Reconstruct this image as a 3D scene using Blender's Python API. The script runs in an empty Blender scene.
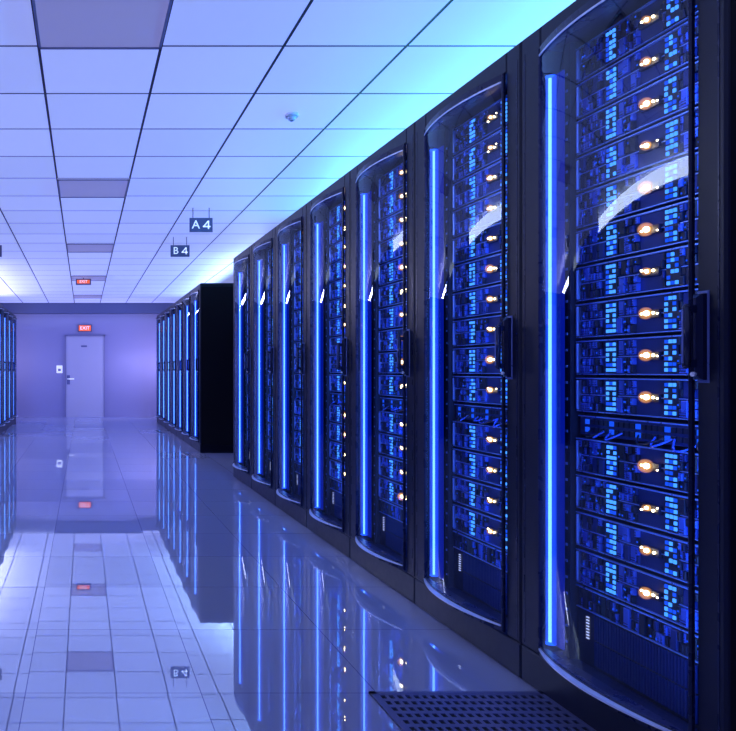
import bpy, math, random
from mathutils import Vector, Matrix
random.seed(4)
S=bpy.context.scene
COL=S.collection
S.view_settings.view_transform='Standard'
S.view_settings.look='None'

# ------------------------------------------------------------ materials
def newmat(name):
    m=bpy.data.materials.new(name); m.use_nodes=True
    nt=m.node_tree; nt.nodes.clear()
    out=nt.nodes.new('ShaderNodeOutputMaterial')
    return m,nt,out
def principled(name,col,rough=.5,metal=0,emis=None,es=0,spec=.5,noise=0,coat=0):
    m,nt,out=newmat(name)
    p=nt.nodes.new('ShaderNodeBsdfPrincipled')
    p.inputs['Base Color'].default_value=(*col,1)
    p.inputs['Roughness'].default_value=rough
    p.inputs['Metallic'].default_value=metal
    p.inputs['Specular IOR Level'].default_value=spec
    p.inputs['Coat Weight'].default_value=coat
    if emis:
        p.inputs['Emission Color'].default_value=(*emis,1)
        p.inputs['Emission Strength'].default_value=es
    if noise:
        n=nt.nodes.new('ShaderNodeTexNoise'); n.inputs['Scale'].default_value=noise
        tc=nt.nodes.new('ShaderNodeTexCoord'); nt.links.new(tc.outputs['Object'],n.inputs['Vector'])
        mr=nt.nodes.new('ShaderNodeMapRange')
        mr.inputs['To Min'].default_value=max(.02,rough-.08); mr.inputs['To Max'].default_value=rough+.08
        nt.links.new(n.outputs['Fac'],mr.inputs['Value']); nt.links.new(mr.outputs['Result'],p.inputs['Roughness'])
    nt.links.new(p.outputs[0],out.inputs[0])
    return m
def emissive(name,col,s):
    m,nt,out=newmat(name)
    e=nt.nodes.new('ShaderNodeEmission'); e.inputs[0].default_value=(*col,1); e.inputs[1].default_value=s
    nt.links.new(e.outputs[0],out.inputs[0]); return m
def glowvol(name,col,s):
    m,nt,out=newmat(name)
    e=nt.nodes.new('ShaderNodeEmission'); e.inputs[0].default_value=(*col,1); e.inputs[1].default_value=s
    nt.links.new(e.outputs[0],out.inputs[1]); return m
def mth(nt,op,a,b=None):
    n=nt.nodes.new('ShaderNodeMath'); n.operation=op
    for i,v in enumerate((a,b)):
        if v is None: continue
        if isinstance(v,(int,float)): n.inputs[i].default_value=v
        else: nt.links.new(v,n.inputs[i])
    return n.outputs[0]
def grid(nt,ox,oy,size,w):
    g=nt.nodes.new('ShaderNodeNewGeometry'); s=nt.nodes.new('ShaderNodeSeparateXYZ')
    nt.links.new(g.outputs['Position'],s.inputs[0])
    ms=[];ids=[]
    for ax,o in ((0,ox),(1,oy)):
        v=mth(nt,'DIVIDE',mth(nt,'SUBTRACT',s.outputs[ax],o),size)
        fl=mth(nt,'FLOOR',v); fr=mth(nt,'SUBTRACT',v,fl)
        d=mth(nt,'MULTIPLY',mth(nt,'MINIMUM',fr,mth(nt,'SUBTRACT',1.0,fr)),size)
        ms.append(mth(nt,'LESS_THAN',d,w)); ids.append(fl)
    mask=mth(nt,'MAXIMUM',ms[0],ms[1])
    c=nt.nodes.new('ShaderNodeCombineXYZ'); nt.links.new(ids[0],c.inputs[0]); nt.links.new(ids[1],c.inputs[1])
    wn=nt.nodes.new('ShaderNodeTexWhiteNoise'); wn.noise_dimensions='3D'; nt.links.new(c.outputs[0],wn.inputs['Vector'])
    return mask,wn
def mixcol(nt,f,a,b):
    n=nt.nodes.new('ShaderNodeMix'); n.data_type='RGBA'
    nt.links.new(f,n.inputs['Factor'])
    for i,v in ((6,a),(7,b)):
        if isinstance(v,tuple): n.inputs[i].default_value=(*v,1)
        else: nt.links.new(v,n.inputs[i])
    return n.outputs[2]

# ceiling: luminous panels in a dark T grid
M_ceil,nt,out=newmat('luminous_ceiling')
mask,wn=grid(nt,-.225,3.543,.607,.0075)
p=nt.nodes.new('ShaderNodeBsdfPrincipled'); p.inputs['Roughness'].default_value=.5
base=mixcol(nt,mask,(.62,.66,.85),(.006,.008,.04))
nt.links.new(base,p.inputs['Base Color'])
nt.links.new(mixcol(nt,mask,(.40,.47,.98),(.0,.0,.02)),p.inputs['Emission Color'])
st=mth(nt,'ADD',mth(nt,'MULTIPLY',wn.outputs['Value'],.08),.52)
nt.links.new(st,p.inputs['Emission Strength'])
nt.links.new(p.outputs[0],out.inputs[0])

# floor: polished raised-floor tiles
M_floor,nt,out=newmat('polished_floor_tiles')
mask,wn=grid(nt,1.0,2.446,.6,.0018)
g=nt.nodes.new('ShaderNodeNewGeometry')
sub=nt.nodes.new('ShaderNodeVectorMath'); sub.operation='SUBTRACT'; nt.links.new(wn.outputs['Color'],sub.inputs[0]); sub.inputs[1].default_value=(.5,.5,.5)
sc=nt.nodes.new('ShaderNodeVectorMath'); sc.operation='MULTIPLY'; nt.links.new(sub.outputs[0],sc.inputs[0]); sc.inputs[1].default_value=(.0015,.004,0)
ad=nt.nodes.new('ShaderNodeVectorMath'); ad.operation='ADD'; nt.links.new(g.outputs['Normal'],ad.inputs[0]); nt.links.new(sc.outputs[0],ad.inputs[1])
nm=nt.nodes.new('ShaderNodeVectorMath'); nm.operation='NORMALIZE'; nt.links.new(ad.outputs[0],nm.inputs[0])
sepc=nt.nodes.new('ShaderNodeSeparateXYZ'); nt.links.new(wn.outputs['Color'],sepc.inputs[0])
d=nt.nodes.new('ShaderNodeBsdfDiffuse')
va=mixcol(nt,wn.outputs['Value'],(.32,.34,.56),(.48,.50,.74))
nt.links.new(mixcol(nt,mask,va,(.10,.10,.28)),d.inputs['Color'])
gl=nt.nodes.new('ShaderNodeBsdfGlossy'); gl.inputs['Color'].default_value=(.92,.98,1,1)
nt.links.new(mth(nt,'ADD',mth(nt,'MULTIPLY',mth(nt,'POWER',sepc.outputs[2],8.0),.06),.002),gl.inputs['Roughness'])
nt.links.new(nm.outputs[0],gl.inputs['Normal'])
fr=nt.nodes.new('ShaderNodeFresnel'); fr.inputs['IOR'].default_value=1.5
f=mth(nt,'ADD',mth(nt,'MULTIPLY',fr.outputs[0],.12),mth(nt,'ADD',mth(nt,'MULTIPLY',wn.outputs['Value'],.16),.42))
f=mth(nt,'MULTIPLY',f,mth(nt,'SUBTRACT',1.0,mth(nt,'MULTIPLY',mask,.4)))
f=mth(nt,'MINIMUM',f,.85)
mx=nt.nodes.new('ShaderNodeMixShader'); nt.links.new(f,mx.inputs[0]); nt.links.new(d.outputs[0],mx.inputs[1]); nt.links.new(gl.outputs[0],mx.inputs[2])
nt.links.new(mx.outputs[0],out.inputs[0])

# glass
M_glass,nt,out=newmat('tinted_door_glass')
t=nt.nodes.new('ShaderNodeBsdfTransparent'); t.inputs[0].default_value=(.88,.91,1,1)
gl=nt.nodes.new('ShaderNodeBsdfGlossy'); gl.inputs['Roughness'].default_value=.004; gl.inputs['Color'].default_value=(.8,.88,1,1)
fr=nt.nodes.new('ShaderNodeFresnel'); fr.inputs['IOR'].default_value=1.45
mx=nt.nodes.new('ShaderNodeMixShader'); nt.links.new(mth(nt,'MINIMUM',mth(nt,'ADD',mth(nt,'MULTIPLY',fr.outputs[0],.62),.035),.19),mx.inputs[0]); nt.links.new(t.outputs[0],mx.inputs[1]); nt.links.new(gl.outputs[0],mx.inputs[2])
nt.links.new(mx.outputs[0],out.inputs[0])

M_tube_halo=glowvol('blue_tube_halo',(.006,.085,1),26)  # glowing volume put in as a halo around the blue tubes
M_halo=glowvol('amber_led_halo',(1,.40,.09),26)  # glowing volume put in as a halo around the warm LEDs
M_black=principled('black_powder_coat',(.004,.006,.028),.38,0,noise=30,spec=.35)
M_door=principled('door_frame_metal',(.008,.012,.055),.28,.2,noise=20)
M_side=principled('side_panel_metal',(.003,.003,.008),.5,0,spec=.15,noise=8)
M_silver=principled('brushed_silver',(.70,.74,.95),.35,.4,noise=60)
M_handle=principled('handle_dark_plastic',(.012,.016,.06),.22,.3,noise=15)
M_hrim=principled('handle_grey_rim',(.16,.20,.50),.28,.5,noise=15)
M_strip=emissive('blue_light_tube',(.15,.42,1.0),2.6)
M_glow2=emissive('blue_glow_strip',(.002,.018,.65),.45)  # emissive strip standing in for blue spill behind the tube
M_chas=principled('server_chassis_metal',(.014,.028,.15),.4,.5,noise=40)
M_bay=principled('drive_carrier_metal',(.09,.17,.72),.30,.7,noise=50)
M_dark=principled('server_dark_plastic',(.002,.003,.016),.4,noise=50)
M_ridge=principled('server_edge_metal',(.30,.46,1.0),.30,.7,noise=50)
M_bled=emissive('blue_status_led',(.05,.27,1.0),1.9)
M_dled=emissive('dim_blue_led',(.01,.10,1.0),1.0)
M_warm=emissive('warm_indicator_led',(1.0,.80,.45),12)
M_amber=emissive('amber_glow_disc',(1.0,.50,.14),.9)  # emissive disc painted as amber glow behind each warm LED
M_wall=principled('violet_painted_wall',(.27,.26,.50),.45,noise=3)
M_dwall=principled('dark_painted_wall',(.10,.11,.30),.6,noise=3)
M_bulk=principled('bulkhead_paint',(.07,.08,.22),.5,noise=3)
M_doorp=principled('painted_door',(.44,.43,.62),.35,noise=4)
M_trim=principled('door_frame_paint',(.22,.21,.40),.4,noise=4)
M_panel=principled('glowing_ceiling_panel',(.40,.38,.58),.5,emis=(.36,.35,.72),es=.36,noise=4)  # emission put in to lighten panels that are no light source
M_sign=principled('slate_sign_plate',(.09,.09,.19),.5,noise=10)
M_white=principled('white_lettering',(.85,.87,1),.5,emis=(.8,.85,1),es=.5,noise=10)
M_plast=principled('white_plastic',(.7,.72,.9),.4,noise=10)
M_red=principled('red_exit_face',(.5,.06,.02),.4,emis=(1,.15,.04),es=.85,noise=5)
M_rod=principled('thin_steel_rod',(.1,.1,.2),.4,.8,noise=5)
M_perf=principled('perforated_steel',(.10,.11,.26),.35,.3,noise=5)
M_hole=principled('void_black',(.001,.001,.004),.8,noise=5)
M_cable=principled('blue_cable',(.02,.08,.5),.4,noise=5)

# ------------------------------------------------------------ mesh builder
class MB:
    def __init__(s): s.v=[];s.f=[];s.m=[];s.mats=[];s.sm=[]
    def mi(s,mat):
        if mat not in s.mats: s.mats.append(mat)
        return s.mats.index(mat)
    def box(s,x0,x1,y0,y1,z0,z1,mat,ch=0):
        b=len(s.v);i=s.mi(mat)
        if ch<=0:
            s.v+=[(x0,y0,z0),(x1,y0,z0),(x1,y1,z0),(x0,y1,z0),(x0,y0,z1),(x1,y0,z1),(x1,y1,z1),(x0,y1,z1)]
            F=[(0,3,2,1),(4,5,6,7),(0,1,5,4),(1,2,6,5),(2,3,7,6),(3,0,4,7)]
        else:
            c=ch
            s.v+=[(x0,y0+c,z0),(x1,y0+c,z0),(x1,y1,z0),(x0,y1,z0),(x0,y0+c,z1),(x1,y0+c,z1),(x1,y1,z1),(x0,y1,z1),
                  (x0+c,y0,z0+c),(x1-c,y0,z0+c),(x1-c,y0,z1-c),(x0+c,y0,z1-c)]
            F=[(0,3,2,1),(4,5,6,7),(1,2,6,5),(2,3,7,6),(3,0,4,7),(8,9,10,11),(0,1,9,8),(1,5,10,9),(5,4,11,10),(4,0,8,11)]
        for f in F: s.f.append(tuple(b+k for k in f)); s.m.append(i); s.sm.append(False)
    def cyl(s,c,r,h,axis,mat,n=12,r2=None,smooth=True):
        r2=r if r2 is None else r2
        b=len(s.v);i=s.mi(mat)
        for k,(rr,t) in enumerate(((r,0),(r2,h))):
            for j in range(n):
                a=2*math.pi*j/n; p=(rr*math.cos(a),rr*math.sin(a),t)
                if axis=='x': p=(p[2],p[0],p[1])
                elif axis=='y': p=(p[0],p[2],-p[1])
                s.v.append((c[0]+p[0],c[1]+p[1],c[2]+p[2]))
        for j in range(n):
            j2=(j+1)%n
            s.f.append((b+j,b+j2,b+n+j2,b+n+j)); s.m.append(i); s.sm.append(smooth)
        s.f.append(tuple(b+j for j in reversed(range(n)))); s.m.append(i); s.sm.append(False)
        s.f.append(tuple(b+n+j for j in range(n))); s.m.append(i); s.sm.append(False)
    def ball(s,c,r,mat,n=8,m=6):
        b=len(s.v);i=s.mi(mat)
        s.v.append((c[0],c[1],c[2]+r))
        for a in range(1,m):
            th=math.pi*a/m
            for j in range(n):
                ph=2*math.pi*j/n
                s.v.append((c[0]+r*math.sin(th)*math.cos(ph),c[1]+r*math.sin(th)*math.sin(ph),c[2]+r*math.cos(th)))
        s.v.append((c[0],c[1],c[2]-r)); L=len(s.v)-1
        for j in range(n):
            s.f.append((b,b+1+j,b+1+(j+1)%n)); s.m.append(i); s.sm.append(True)
            q=b+1+(m-2)*n
            s.f.append((q+(j+1)%n,q+j,L)); s.m.append(i); s.sm.append(True)
        for a in range(m-2):
            q=b+1+a*n
            for j in range(n):
                s.f.append((q+j,q+n+j,q+n+(j+1)%n,q+(j+1)%n)); s.m.append(i); s.sm.append(True)
    def bow(s,hw,yf,yb,z0,z1,mat,n=24,close=True):
        b=len(s.v);i=s.mi(mat)
        for k in range(n+1):
            x=-hw+2*hw*k/n
            s.v+=[(x,yf(x),z0),(x,yf(x),z1),(x,yb(x),z0),(x,yb(x),z1)]
        for k in range(n):
            a=b+4*k;c=a+4
            for f in ((a,c,c+1,a+1),(c+2,a+2,a+3,c+3),(a+1,c+1,c+3,a+3),(c,a,a+2,c+2)):
                s.f.append(f); s.m.append(i); s.sm.append(False)
        for f in ((b,b+1,b+3,b+2),(b+4*n+1,b+4*n,b+4*n+2,b+4*n+3)):
            s.f.append(f); s.m.append(i); s.sm.append(False)
    def tube(s,pts,r,mat,n=6):
        b=len(s.v);i=s.mi(mat);pts=[Vector(p) for p in pts]
        for k,p in enumerate(pts):
            t=(pts[min(k+1,len(pts)-1)]-pts[max(k-1,0)]).normalized()
            u=t.orthogonal().normalized() if k==0 else (u-t*u.dot(t)).normalized()
            w=t.cross(u)
            for j in range(n):
                a=2*math.pi*j/n; s.v.append(tuple(p+u*r*math.cos(a)+w*r*math.sin(a)))
        for k in range(len(pts)-1):
            for j in range(n):
                s.f.append((b+k*n+j,b+k*n+(j+1)%n,b+(k+1)*n+(j+1)%n,b+(k+1)*n+j)); s.m.append(i); s.sm.append(True)
    def mesh(s,name):
        me=bpy.data.meshes.new(name); me.from_pydata(s.v,[],s.f)
        for m in s.mats: me.materials.append(m)
        me.polygons.foreach_set('material_index',s.m); me.polygons.foreach_set('use_smooth',s.sm)
        me.update(); return me
def obj(name,data,parent=None,loc=(0,0,0),rot=0,**kw):
    o=bpy.data.objects.new(name,data); COL.objects.link(o)
    o.location=loc; o.rotation_euler=(0,0,rot)
    if parent: o.parent=parent
    for k,v in kw.items(): o[k]=v
    return o
def empty(name,loc,rot=0,**kw):
    o=obj(name,None,None,loc,rot,**kw); o.empty_display_size=.1; return o
def textmesh(body,size,mat,ext=.001):
    c=bpy.data.curves.new('lettering','FONT'); c.body=body; c.size=size; c.align_x='CENTER'; c.align_y='CENTER'; c.extrude=ext; c.offset=size*.004
    o=bpy.data.objects.new('tmp',c); COL.objects.link(o)
    bpy.context.view_layer.update()
    me=bpy.data.meshes.new_from_object(o.evaluated_get(bpy.context.evaluated_depsgraph_get()))
    me.name='lettering'; me.materials.clear(); me.materials.append(mat)
    me.transform(Matrix.Rotation(math.radians(90),4,'X'))
    bpy.data.objects.remove(o); return me

# ------------------------------------------------------------ room
HC=2.708; YB=17.1; XL=-2.95; XR=3.3; Y0=-2.0
def slab(name,x0,x1,y0,y1,z0,z1,mat,**kw):
    b=MB(); b.box(x0,x1,y0,y1,z0,z1,mat); return obj(name,b.mesh(name),kind='structure',**kw)
slab('floor',XL,XR,Y0,YB,-.1,0,M_floor,label='polished lavender raised floor of large square tiles',category='floor')
slab('ceiling',XL,XR,Y0,YB,HC,HC+.1,M_ceil,label='suspended ceiling of luminous square tiles in thin dark grid',category='ceiling')
slab('wall_back',XL,XR,YB,YB+.1,0,HC,M_wall,label='violet painted end wall with a single door',category='wall')
slab('wall_left',XL-.1,XL,Y0,YB,0,HC,M_dwall,label='dark painted side wall behind server cabinets',category='wall')
slab('wall_right',XR,XR+.1,Y0,YB,0,HC,M_dwall,label='dark painted side wall behind server cabinets',category='wall')
slab('wall_front',XL,XR,Y0-.1,Y0,0,HC,M_dwall,label='dark painted end wall',category='wall')
slab('trim_1',XL,XR,16.9,YB,2.462,HC,M_bulk,label='dark bulkhead beam along top of the end wall',category='beam')
# door
b=MB(); DX0,DX1,DT=-.455,.50,1.955
b.box(DX0+.03,DX1-.03,17.06,YB,0,DT-.03,M_doorp)
door=obj('door_1',b.mesh('door_1'),kind='structure',label='plain pale lavender single door with lever handle',category='door')
b=MB()
for a in ((DX0,DX0+.03,0,DT),(DX1-.03,DX1,0,DT)): b.box(a[0],a[1],17.04,YB,a[2],a[3],M_trim)
b.box(DX0,DX1,17.04,YB,DT-.03,DT,M_trim)
obj('trim_2',b.mesh('trim_2'),kind='structure',label='door frame around the pale door',category='door frame')
b=MB(); b.box(DX0+.05,DX0+.12,17.04,17.06,.78,1.0,M_dwall); b.box(DX0+.06,DX0+.22,17.0,17.015,.9,.925,M_white); b.cyl((DX0+.085,17.0,.912),.016,.05,'y',M_silver)
obj('door_handle',b.mesh('door_handle'),door)
b=MB(); b.box(-.07,.07,17.05,17.06,1.67,1.71,M_dwall); obj('name_plate',b.mesh('name_plate'),door)
def wallbox(name,x,z,w,h,label,cat,screen):
    e=empty(name,(x,YB+.002,z),0,label=label,category=cat)
    b=MB(); b.box(-w/2,w/2,-.04,0,-h/2,h/2,M_white,.008); obj('housing',b.mesh('housing'),e)
    b=MB(); b.box(-w*.25,w*.25,-.046,-.038,-h*.25,h*.1,screen)
    obj('display',b.mesh('display'),e)
wallbox('access_panel',-.585,1.14,.14,.18,'white wall-mounted access control panel beside the door','access panel',M_trim)
def exitsign(x,y,z,w,h,rods,label):
    e=empty('exit_sign',(x,y,z),0,label=label,category='exit sign',group='red exit signs')
    b=MB(); b.box(-w/2,w/2,-.05,0,-h/2,h/2,M_sign); obj('housing',b.mesh('housing'),e)
    b=MB(); b.box(-w/2+.022,w/2-.022,-.054,-.048,-h/2+.02,h/2-.02,M_red); obj('face',b.mesh('face'),e)
    obj('lettering',textmesh('EXIT',h*.66,M_white),e,(0,-.056,0))
    if rods:
        b=MB(); b.cyl((0,-.025,h/2),.008,HC-z-h/2,'z',M_rod); obj('rod',b.mesh('rod'),e)
exitsign(.02,YB,2.12,.33,.17,False,'small orange-red illuminated exit sign above the door')
exitsign(-.01,12.3,HC-.08,.26,.10,True,'small orange-red exit sign hung under the ceiling')
for i,y in enumerate((2.936,5.971,9.006,12.041,15.076)):
    b=MB(); b.box(-.302,.302,-.302,.302,-.012,0,M_panel)
    b.box(-.302,.302,-.302,-.290,-.018,-.010,M_trim); b.box(-.302,.302,.290,.302,-.018,-.010,M_trim)
    b.box(-.302,-.290,-.302,.302,-.018,-.010,M_trim); b.box(.290,.302,-.302,.302,-.018,-.010,M_trim)
    obj('ceiling_panel',b.mesh('ceiling_panel'),None,(.0785,y+.3035,HC),label='grey-violet square panel with added glow, set in the ceiling grid',category='ceiling panel',group='ceiling panels with added glow')
e=empty('smoke_detector',(1.30,4.48,HC),0,label='small round white smoke detector on the ceiling',category='smoke detector')
b=MB(); b.cyl((0,0,-.02),.04,.02,'z',M_plast,24); obj('base',b.mesh('base'),e)
b=MB(); b.cyl((0,0,-.04),.018,.022,'z',M_plast,24,r2=.032); b.cyl((0,0,-.045),.010,.006,'z',M_trim,16); obj('sensor_dome',b.mesh('sensor_dome'),e)
def aisle(x,y,txt,label):
    zt=1.1+1.509; zb=1.1+1.37
    e=empty('aisle_sign',(x,y,zb),0,label=label,category='sign',group='hanging aisle signs')
    b=MB(); b.box(-.114,.114,-.006,.006,0,zt-zb,M_sign,.002); obj('sign_plate',b.mesh('sign_plate'),e)
    for sx in (-.08,.08):
        b=MB(); b.cyl((sx,0,zt-zb-.002),.004,HC-zt+.002,'z',M_rod,8); obj('rod',b.mesh('rod'),e)
    if txt:
        me=textmesh(txt[0],.118,M_white); obj('lettering',me,e,(-.052,-.0075,(zt-zb)/2))
        b=MB(); h=.082
        b.box(.016,.029,-.0015,.0005,-h/2,h/2,M_white)
        b.box(-.033,.042,-.0015,.0005,-h/2+.018,-h/2+.031,M_white)
        bb=len(b.v); i=b.mi(M_white)
        P=[(-.033,-h/2+.026),(-.016,-h/2+.026),(.029,h/2),(.014,h/2)]
        for yy in (-.0015,.0005): b.v+=[(px,yy,pz) for px,pz in P]
        for f in ((0,1,2,3),(7,6,5,4),(0,4,5,1),(1,5,6,2),(2,6,7,3),(3,7,4,0)): b.f.append(tuple(bb+q for q in f)); b.m.append(i); b.sm.append(False)
        obj('lettering',b.mesh('lettering'),e,(.050,-.0065,(zt-zb)/2))
aisle(1.154,7.06,'A4','slate hanging aisle sign reading A 4 in white')
aisle(1.152,8.59,'B4','slate hanging aisle sign reading B 4 in white')
aisle(-1.10,8.59,'','slate hanging aisle sign on thin rods')

# ------------------------------------------------------------ server meshes
HW=.41; DEPTH=1.0; HT=2.28
def bays(b,r,x0,x1,rows,skip=()):
    k=x0
    while k<x1:
        wd=r.choice((.0100,.0118,.0118,.0158,.024))
        x=k; k+=wd
        hit=[e for (a,e) in skip if x+wd>a and x<e]
        if hit: k=hit[0]+.001; continue
        rw=rows if wd<.02 else [(rows[i][0],rows[min(i+1,len(rows)-1)][1]) for i in range(0,len(rows),2)]
        for (z0,z1) in rw:
            mt=M_dark if r.random()<.50 else (M_bay if r.random()<.7 else M_chas)
            dd=r.choice((.006,.009,.013))
            b.box(x+.001,x+wd-.0012,-dd,0,z0,z1,mt,.0018)
            if r.random()<.22: b.box(x+.003,x+.008,-dd-.001,-dd+.001,z0+.006,z0+.011,M_dled)
            elif mt is M_bay: b.box(x+.003,x+wd-.004,-dd-.001,-dd+.001,z0+.004,z0+.007,M_dark); b.box(x+.003,x+wd-.004,-dd-.001,-dd+.001,z0+.012,z0+.014,M_dark)
def server_mesh(seed,xa,xb):
    r=random.Random(seed); b=MB(); w=.305; h=.057
    b.box(-w,w,0,.62,-h,h,M_chas)
    b.box(-w-.004,w+.004,-.010,0,h-.004,h,M_ridge); b.box(-w-.004,w+.004,-.008,0,-h,-h+.003,M_ridge)
    b.box(-w,w,-.004,0,-.001,.002,M_ridge)
    for s in (-1,1): b.box(min(s*.305,s*.295),max(s*.305,s*.295),-.014,0,-h+.006,h-.008,M_ridge,.003)
    bays(b,r,-.288,.280,[(-.051,-.028),(-.025,-.004),(.006,.027),(.030,.050)],((xa-.008,xa+.046),(-.03,.052),(xb-.008,xb+.046)))
    return b
def led_mesh(seed,x0):
    r=random.Random(seed+50+int(x0*100)); b=MB()
    b.box(x0-.006,x0+.044,-.006,.0,-.050,.050,M_dark)
    for c in range(3):
        for q in range(6):
            z=-.047+q*.0164
            if r.random()<.16: continue
            b.box(x0+c*.0145,x0+c*.0145+.0085,-.010,-.005,z,z+.0105,M_bled if r.random()<.62 else M_dled)
    return b
def warm_mesh(seed):
    r=random.Random(seed+90); b=MB(); k=(1.15,.85,1.0,1.25,.75,1.0)[seed%6]
    b.box(-.026,.048,-.012,0,-.012,.012,M_dark)
    b.cyl((.012,-.0155,.002),.0090,.004,'y',M_amber,16)
    b.ball((.012,-.020,.002),.0068*k,M_warm,12,8)
    if r.random()<.75: b.ball((.030+r.uniform(0,.008),-.015,r.uniform(-.006,.006)),.0042,M_warm)
    if r.random()<.8: b.ball((-.014,-.014,r.uniform(-.008,.008)),.0036,M_warm)
    if r.random()<.6: b.ball((.045,-.014,r.uniform(-.008,.008)),.0026,M_warm)
    return b
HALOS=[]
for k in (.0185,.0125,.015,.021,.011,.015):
    b=MB(); b.ball((.012,-.022,.002),k,M_halo,16,10); HALOS.append(b.mesh('led_halo'))
SV=[]
for i in range(6):
    rr=random.Random(i+7); xa=-.165+rr.uniform(-.005,.005); xb=.068+rr.uniform(-.004,.006)
    SV.append((server_mesh(i,xa,xb).mesh('rack_server'),led_mesh(i,xa).mesh('status_lights'),led_mesh(i,xb).mesh('status_lights'),warm_mesh(i).mesh('indicator_light'),HALOS[i]))
def far_mesh():
    b=server_mesh(1,-.165,.068)
    for src in (led_mesh(1,-.165),led_mesh(1,.068),warm_mesh(1)):
        o=len(b.v); b.v+=src.v; b.f+=[tuple(o+k for k in f) for f in src.f]; b.m+=[b.mi(src.mats[m]) for m in src.m]; b.sm+=src.sm
    return b.mesh('rack_server')
SVF=far_mesh()
b=MB(); b.box(-.30,.30,0,.35,-.032,.032,M_chas); b.box(-.304,.304,-.006,0,.028,.032,M_ridge)
for k in range(24):
    for z in (-.022,.004): b.box(-.27+k*.022,-.27+k*.022+.016,-.005,0,z,z+.016,M_dark if k%5 else M_dled)
SW=b.mesh('network_switch')
CB=[]
for s in range(2):
    row=[]; r=random.Random(s)
    for k in range(7):
        b=MB()
        x=-.25+k*.07+r.uniform(-.01,.01); x2=x+r.uniform(-.12,.12); dz=r.uniform(.015,.03)
        pts=[(x+(x2-x)*t,-.004-.035*math.sin(math.pi*t),-.014-dz*math.sin(math.pi*t)) for t in [i/10 for i in range(11)]]
        b.tube(pts,.003,M_cable if k%3 else M_dark); row.append(b.mesh('patch_cable'))
    CB.append(row)

# ------------------------------------------------------------ cabinet meshes (front = -y)
BOW=.050; DH=.308; DOFF=.012
Z0,Z1=.135,2.200
def body_mesh():
    b=MB(); t=.02
    b.box(-HW+.002,-HW+t,.0,DEPTH,.02,HT-.02,M_side); b.box(HW-t,HW-.002,.0,DEPTH,.02,HT-.02,M_side)
    b.box(-HW+t,HW-t,DEPTH-.02,DEPTH,.02,HT-.02,M_side)
    b.box(-HW+.002,HW-.002,0,DEPTH,HT-.05,HT,M_black)
    b.box(-HW+.002,HW-.002,0.001,DEPTH,0.0,.11,M_black)
    b.box(-HW+.003,HW-.003,-.013,.001,.0,.124,M_black,.005)
    for s in (-1,1):
        a,c=sorted((s*(HW-.003),s*(DH+.003)+DOFF)); b.box(a,c,-.012,.005,.125,HT-.001,M_black,.006)
        a,c=sorted((s*(HW-.020),s*(HW-.025))); b.box(a,c,-.0130,-.011,.14,HT-.06,M_door)
        a,c=sorted((s*.348,s*.315)); b.box(a,c,.10,.15,.11,HT-.05,M_dark)
        for k in range(36):
            zz=.16+k*.056; a,c=sorted((s*.336,s*.327)); b.box(a,c,.098,.102,zz,zz+.009,M_ridge)
    b.box(-DH-.004+DOFF,DH+.004+DOFF,-.012,.05,Z1+.002,HT-.001,M_black,.006)
    return b.mesh('cabinet_body')
yf=lambda x:-.020-BOW*(1-(x/DH)**2)
def door_mesh():
    b=MB()
    b.bow(DH,yf,lambda x:-.013,Z0,Z0+.030,M_door)
    b.bow(DH,yf,lambda x:-.013,Z1-.026,Z1,M_door)
    for s in (-1,1):
        a,c=sorted((s*DH,s*(DH-.010))); b.box(a,c,-.025,-.013,Z0,Z1,M_door,.004)
    return b.mesh('door')
def trim_mesh(top):
    b=MB()
    if top: b.bow(DH-.01,lambda x:yf(x)-.003,yf,Z1-.032,Z1-.026,M_silver)
    else: b.bow(DH-.01,lambda x:yf(x)-.003-.020*(1-(x/DH)**2),lambda x:yf(x)+.002,Z0+.018,Z0+.024,M_silver)
    return b.mesh('metal_trim')
def glass_mesh():
    b=MB(); n=64; i=b.mi(M_glass); z0,z1=Z0+.03,Z1-.026; g=lambda x:yf(x)+.003
    for k in range(n+1):
        x=-DH+.004+2*(DH-.004)*k/n; b.v+=[(x,g(x),z0),(x,g(x),z1)]
    for k in range(n):
        b.f.append((2*k,2*k+2,2*k+3,2*k+1)); b.m.append(i); b.sm.append(True)
    return b.mesh('glass_pane')
SX,SY=-.325,.037
def strip_mesh():
    b=MB(); b.cyl((SX,SY,.165),.0050,1.945,'z',M_strip,14); return b.mesh('light_tube')
def tube_halo_mesh():
    b=MB(); b.cyl((SX,SY,.160),.0205,1.955,'z',M_tube_halo,24); return b.mesh('tube_halo')
def glow_strip_mesh():
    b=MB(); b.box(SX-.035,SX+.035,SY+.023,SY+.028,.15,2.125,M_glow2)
    return b.mesh('tube_glow_strip')
def handle_mesh():
    b=MB(); X=.345
    b.box(X-.017,X+.017,-.016,-.011,1.070,1.302,M_hrim,.003)
    b.box(X-.014,X+.014,-.036,-.012,1.078,1.294,M_handle,.010)
    b.cyl((X,-.056,1.115),.0095,.145,'z',M_handle,14)
    b.ball((X,-.056,1.115),.0095,M_handle,14,8); b.ball((X,-.056,1.260),.0095,M_handle,14,8)
    b.box(X-.0025,X+.0025,-.0662,-.060,1.12,1.255,M_hrim)
    b.box(X-.006,X+.006,-.050,-.030,1.11,1.128,M_handle); b.box(X-.006,X+.006,-.050,-.030,1.247,1.265,M_handle)
    b.cyl((X,-.042,1.092),.006,.008,'y',M_silver,12)
    return b.mesh('door_handle')
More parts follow.
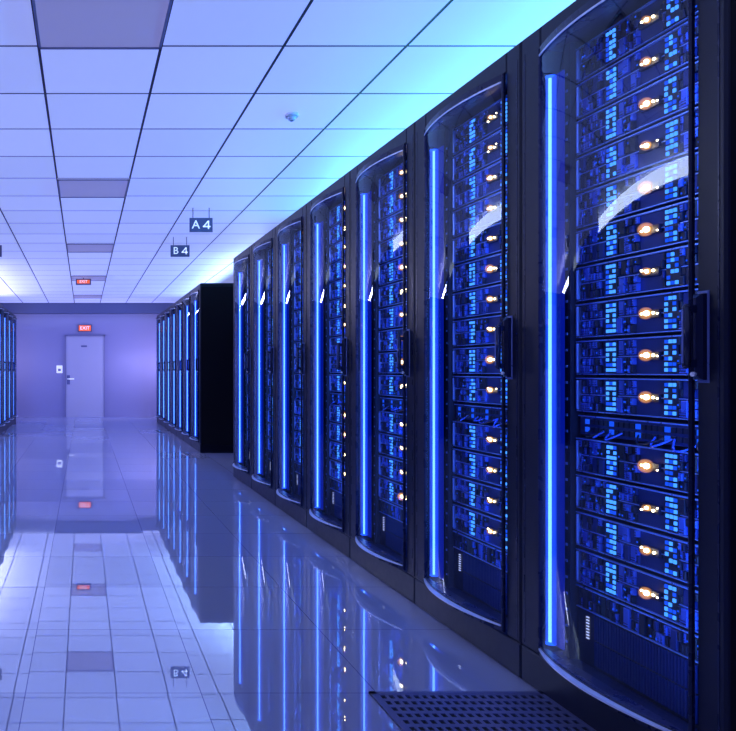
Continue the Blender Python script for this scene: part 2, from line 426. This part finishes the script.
def vent_mesh():
    b=MB(); b.box(-.31,.31,.125,.15,.112,.370,M_dark)
    b.box(-.31,.31,.116,.125,.366,.370,M_ridge); b.box(-.31,.31,.118,.125,.295,.299,M_ridge)
    r=random.Random(9)
    c=MB(); c.mats=b.mats; bays(c,r,-.29,.29,[(.302,.330),(.334,.362)])
    o=len(b.v); b.v+=[(x,y+.125,z) for x,y,z in c.v]; b.f+=[tuple(o+k for k in f) for f in c.f]; b.m+=c.m; b.sm+=c.sm
    for k in range(46):
        x=-.225+k*.0115
        for z in (.125,.21): b.box(x,x+.005,.118,.125,z,z+.078,M_chas)
    for k in range(8): b.box(-.268,-.256,.121,.125,.20+k*.010,.204+k*.010,M_white)
    return b.mesh('vent_panel')
ME=dict(cabinet_body=body_mesh(),door=door_mesh(),glass_pane=glass_mesh(),light_tube=strip_mesh(),tube_halo=tube_halo_mesh(),tube_glow_strip=glow_strip_mesh(),door_handle=handle_mesh(),vent_panel=vent_mesh())
TR=[trim_mesh(0),trim_mesh(1)]
zs=[2.145-.125*k for k in range(10)]+[.815,.69,.563,.436]
def fill_light(R,w,loc,dr,sx,sy,col,en):  # added area light, hidden behind the post, to brighten server faces
    L=bpy.data.lights.new('cabinet_fill_light','AREA'); L.shape='RECTANGLE'; L.size=sx; L.size_y=sy; L.color=col; L.energy=en
    lo=bpy.data.objects.new('cabinet_fill_light',L); COL.objects.link(lo)
    zax=-(R@Vector(dr)).normalized(); yax=Vector((0,0,1)); xax=yax.cross(zax)
    lo.matrix_world=Matrix.Translation(w(*loc))@Matrix((xax,yax,zax)).transposed().to_4x4()
def cabinet(xf,yc,side,near,label,halo=False):
    rot=-math.pi/2 if side>0 else math.pi/2
    e=empty('server_cabinet',(xf,yc,0),rot,label=label,category='server cabinet',group='server cabinets')
    obj('cabinet_body',ME['cabinet_body'],e)
    d=obj('door',ME['door'],e,(DOFF,0,0))
    obj('glass_pane',ME['glass_pane'],d)
    h=obj('door_handle',ME['door_handle'],d,(-DOFF,0,0)); fl=[h]
    for t in TR: obj('metal_trim',t,d)
    for n in ('light_tube','tube_halo','tube_glow_strip'): fl.append(obj(n,ME[n],e))
    if side<0:
        for o in fl: o.scale.x=-1
    obj('vent_panel',ME['vent_panel'],e)
    R=Matrix.Rotation(rot,4,'Z')
    def w(x,y,z): return Vector((xf,yc,0))+R@Vector((x,y,z))
    for k,z in enumerate(zs):
        if near:
            v=SV[random.randrange(6)]
            s=obj('rack_server',v[0],None,w(0,.125,z),rot,label='dark blue rack server with blue status lights and warm indicator',category='server',group='rack servers')
            obj('status_lights',v[1],s); obj('status_lights',v[2],s); il=obj('indicator_light',v[3],s)
            if halo: obj('led_halo',v[4],il)
        else:
            obj('rack_server',SVF,None,w(0,.125,z),rot,label='dark blue rack server glowing behind glass door',category='server',group='rack servers')
    if near:
        s=obj('network_switch',SW,None,w(0,.125,.918),rot,label='slim network switch with looping patch cables',category='network switch',group='network switches')
        for c in CB[random.randrange(2)]: obj('patch_cable',c,s)
    q=1 if side>0 else -1
    fill_light(R,w,(q*.350,.030,1.2),(-q*.75,.66,0),.03,1.9,(.08,.26,1.0),14 if near else 6)
XF=1.571; W=.82
for i in range(7):
    cabinet(XF,2.146+W*i,1,True,'tall black server cabinet with bowed glass door and blue light tube',i<5)
for i in range(7):
    cabinet(XF,9.6+W/2+W*i,1,False,'tall black server cabinet in the farther row with glowing blue tube' if i else 'tall server cabinet showing its plain black side panel')
for i in range(4):
    cabinet(-1.47,15.34-W/2-W*i,-1,False,'tall black server cabinet across the aisle with blue light')

# perforated floor grille
b=MB(); T=.298
b.box(-T,T,-T,T,0,.002,M_hole)
n=20
for k in range(n+1):
    p=-T+.02+k*(2*T-.04)/n
    b.box(p-.006,p+.006,-T,T,.002,.006,M_perf)
for k in range(14):
    p=-T+.02+k*(2*T-.04)/13
    b.box(-T,T,p-.010,p+.010,.0022,.0062,M_perf)
for a in ((-T,-T+.02,-T,T),(T-.02,T,-T,T),(-T,T,-T,-T+.02),(-T,T,T-.02,T)): b.box(a[0],a[1],a[2],a[3],.001,.007,M_perf)
obj('floor_grille',b.mesh('floor_grille'),None,(1.27,2.146,0),label='dark perforated steel ventilation floor tile beside the cabinets',category='floor grille')

# added emissive strips, out of view, that put highlight arcs in the door glass
for a,c,st,hh in ((.5,7.2,13.0,.15),(9.8,11.2,2.2,.15)):
    b=MB(); b.box(XL,XL+.10,a,c,HC-hh-.02,HC,M_plast); b.box(XL+.10,XL+.11,a+.02,c-.02,HC-hh,HC-.01,emissive('highlight_strip_glow',(.72,.80,1.0),st))
    obj('highlight_strip',b.mesh('highlight_strip'),None,label='added white emissive strip along the wall top for door glass highlights',category='light',group='added highlight strips')

# ------------------------------------------------------------ lights
def area(name,loc,target,sx,sy,col,en):
    L=bpy.data.lights.new(name,'AREA'); L.shape='RECTANGLE'; L.size=sx; L.size_y=sy; L.color=col; L.energy=en
    o=bpy.data.objects.new(name,L); COL.objects.link(o); o.location=loc
    z=-(Vector(target)-Vector(loc)).normalized(); y=Vector((0,1,0)); x=y.cross(z).normalized(); y=z.cross(x)
    o.matrix_world=Matrix.Translation(loc)@Matrix((x,y,z)).transposed().to_4x4(); return o
area('cyan_uplight',(2.50,4.6,2.32),(0.9,4.6,2.54),.12,5.6,(.07,.48,.85),88)
area('cyan_uplight',(2.45,12.5,2.32),(0.9,12.5,2.58),.12,5.6,(.34,.54,1.0),85)
area('violet_ceiling_fill',(-2.0,12.9,2.34),(-0.6,12.9,2.64),.12,4.5,(.68,.66,1.0),75)  # added area light that brightens the far left ceiling
area('wall_wash_lamp',(1.80,16.0,1.3),(1.3,17.1,1.3),.2,2.2,(.58,.54,1.0),26)
area('wall_wash_lamp',(-1.95,15.8,1.3),(-1.2,17.1,1.3),.2,2.2,(.58,.54,1.0),16)

w=bpy.data.worlds.new('World'); S.world=w; w.use_nodes=True
w.node_tree.nodes['Background'].inputs[0].default_value=(.01,.015,.06,1)

cam=bpy.data.cameras.new('Camera'); co=bpy.data.objects.new('Camera',cam); COL.objects.link(co)
co.location=(0,0,1.1); co.rotation_euler=(math.pi/2,0,0)
cam.sensor_width=36; cam.lens=716/736*36; cam.shift_x=(368-84)/736; cam.shift_y=5.5/736; cam.clip_start=.05
S.camera=co
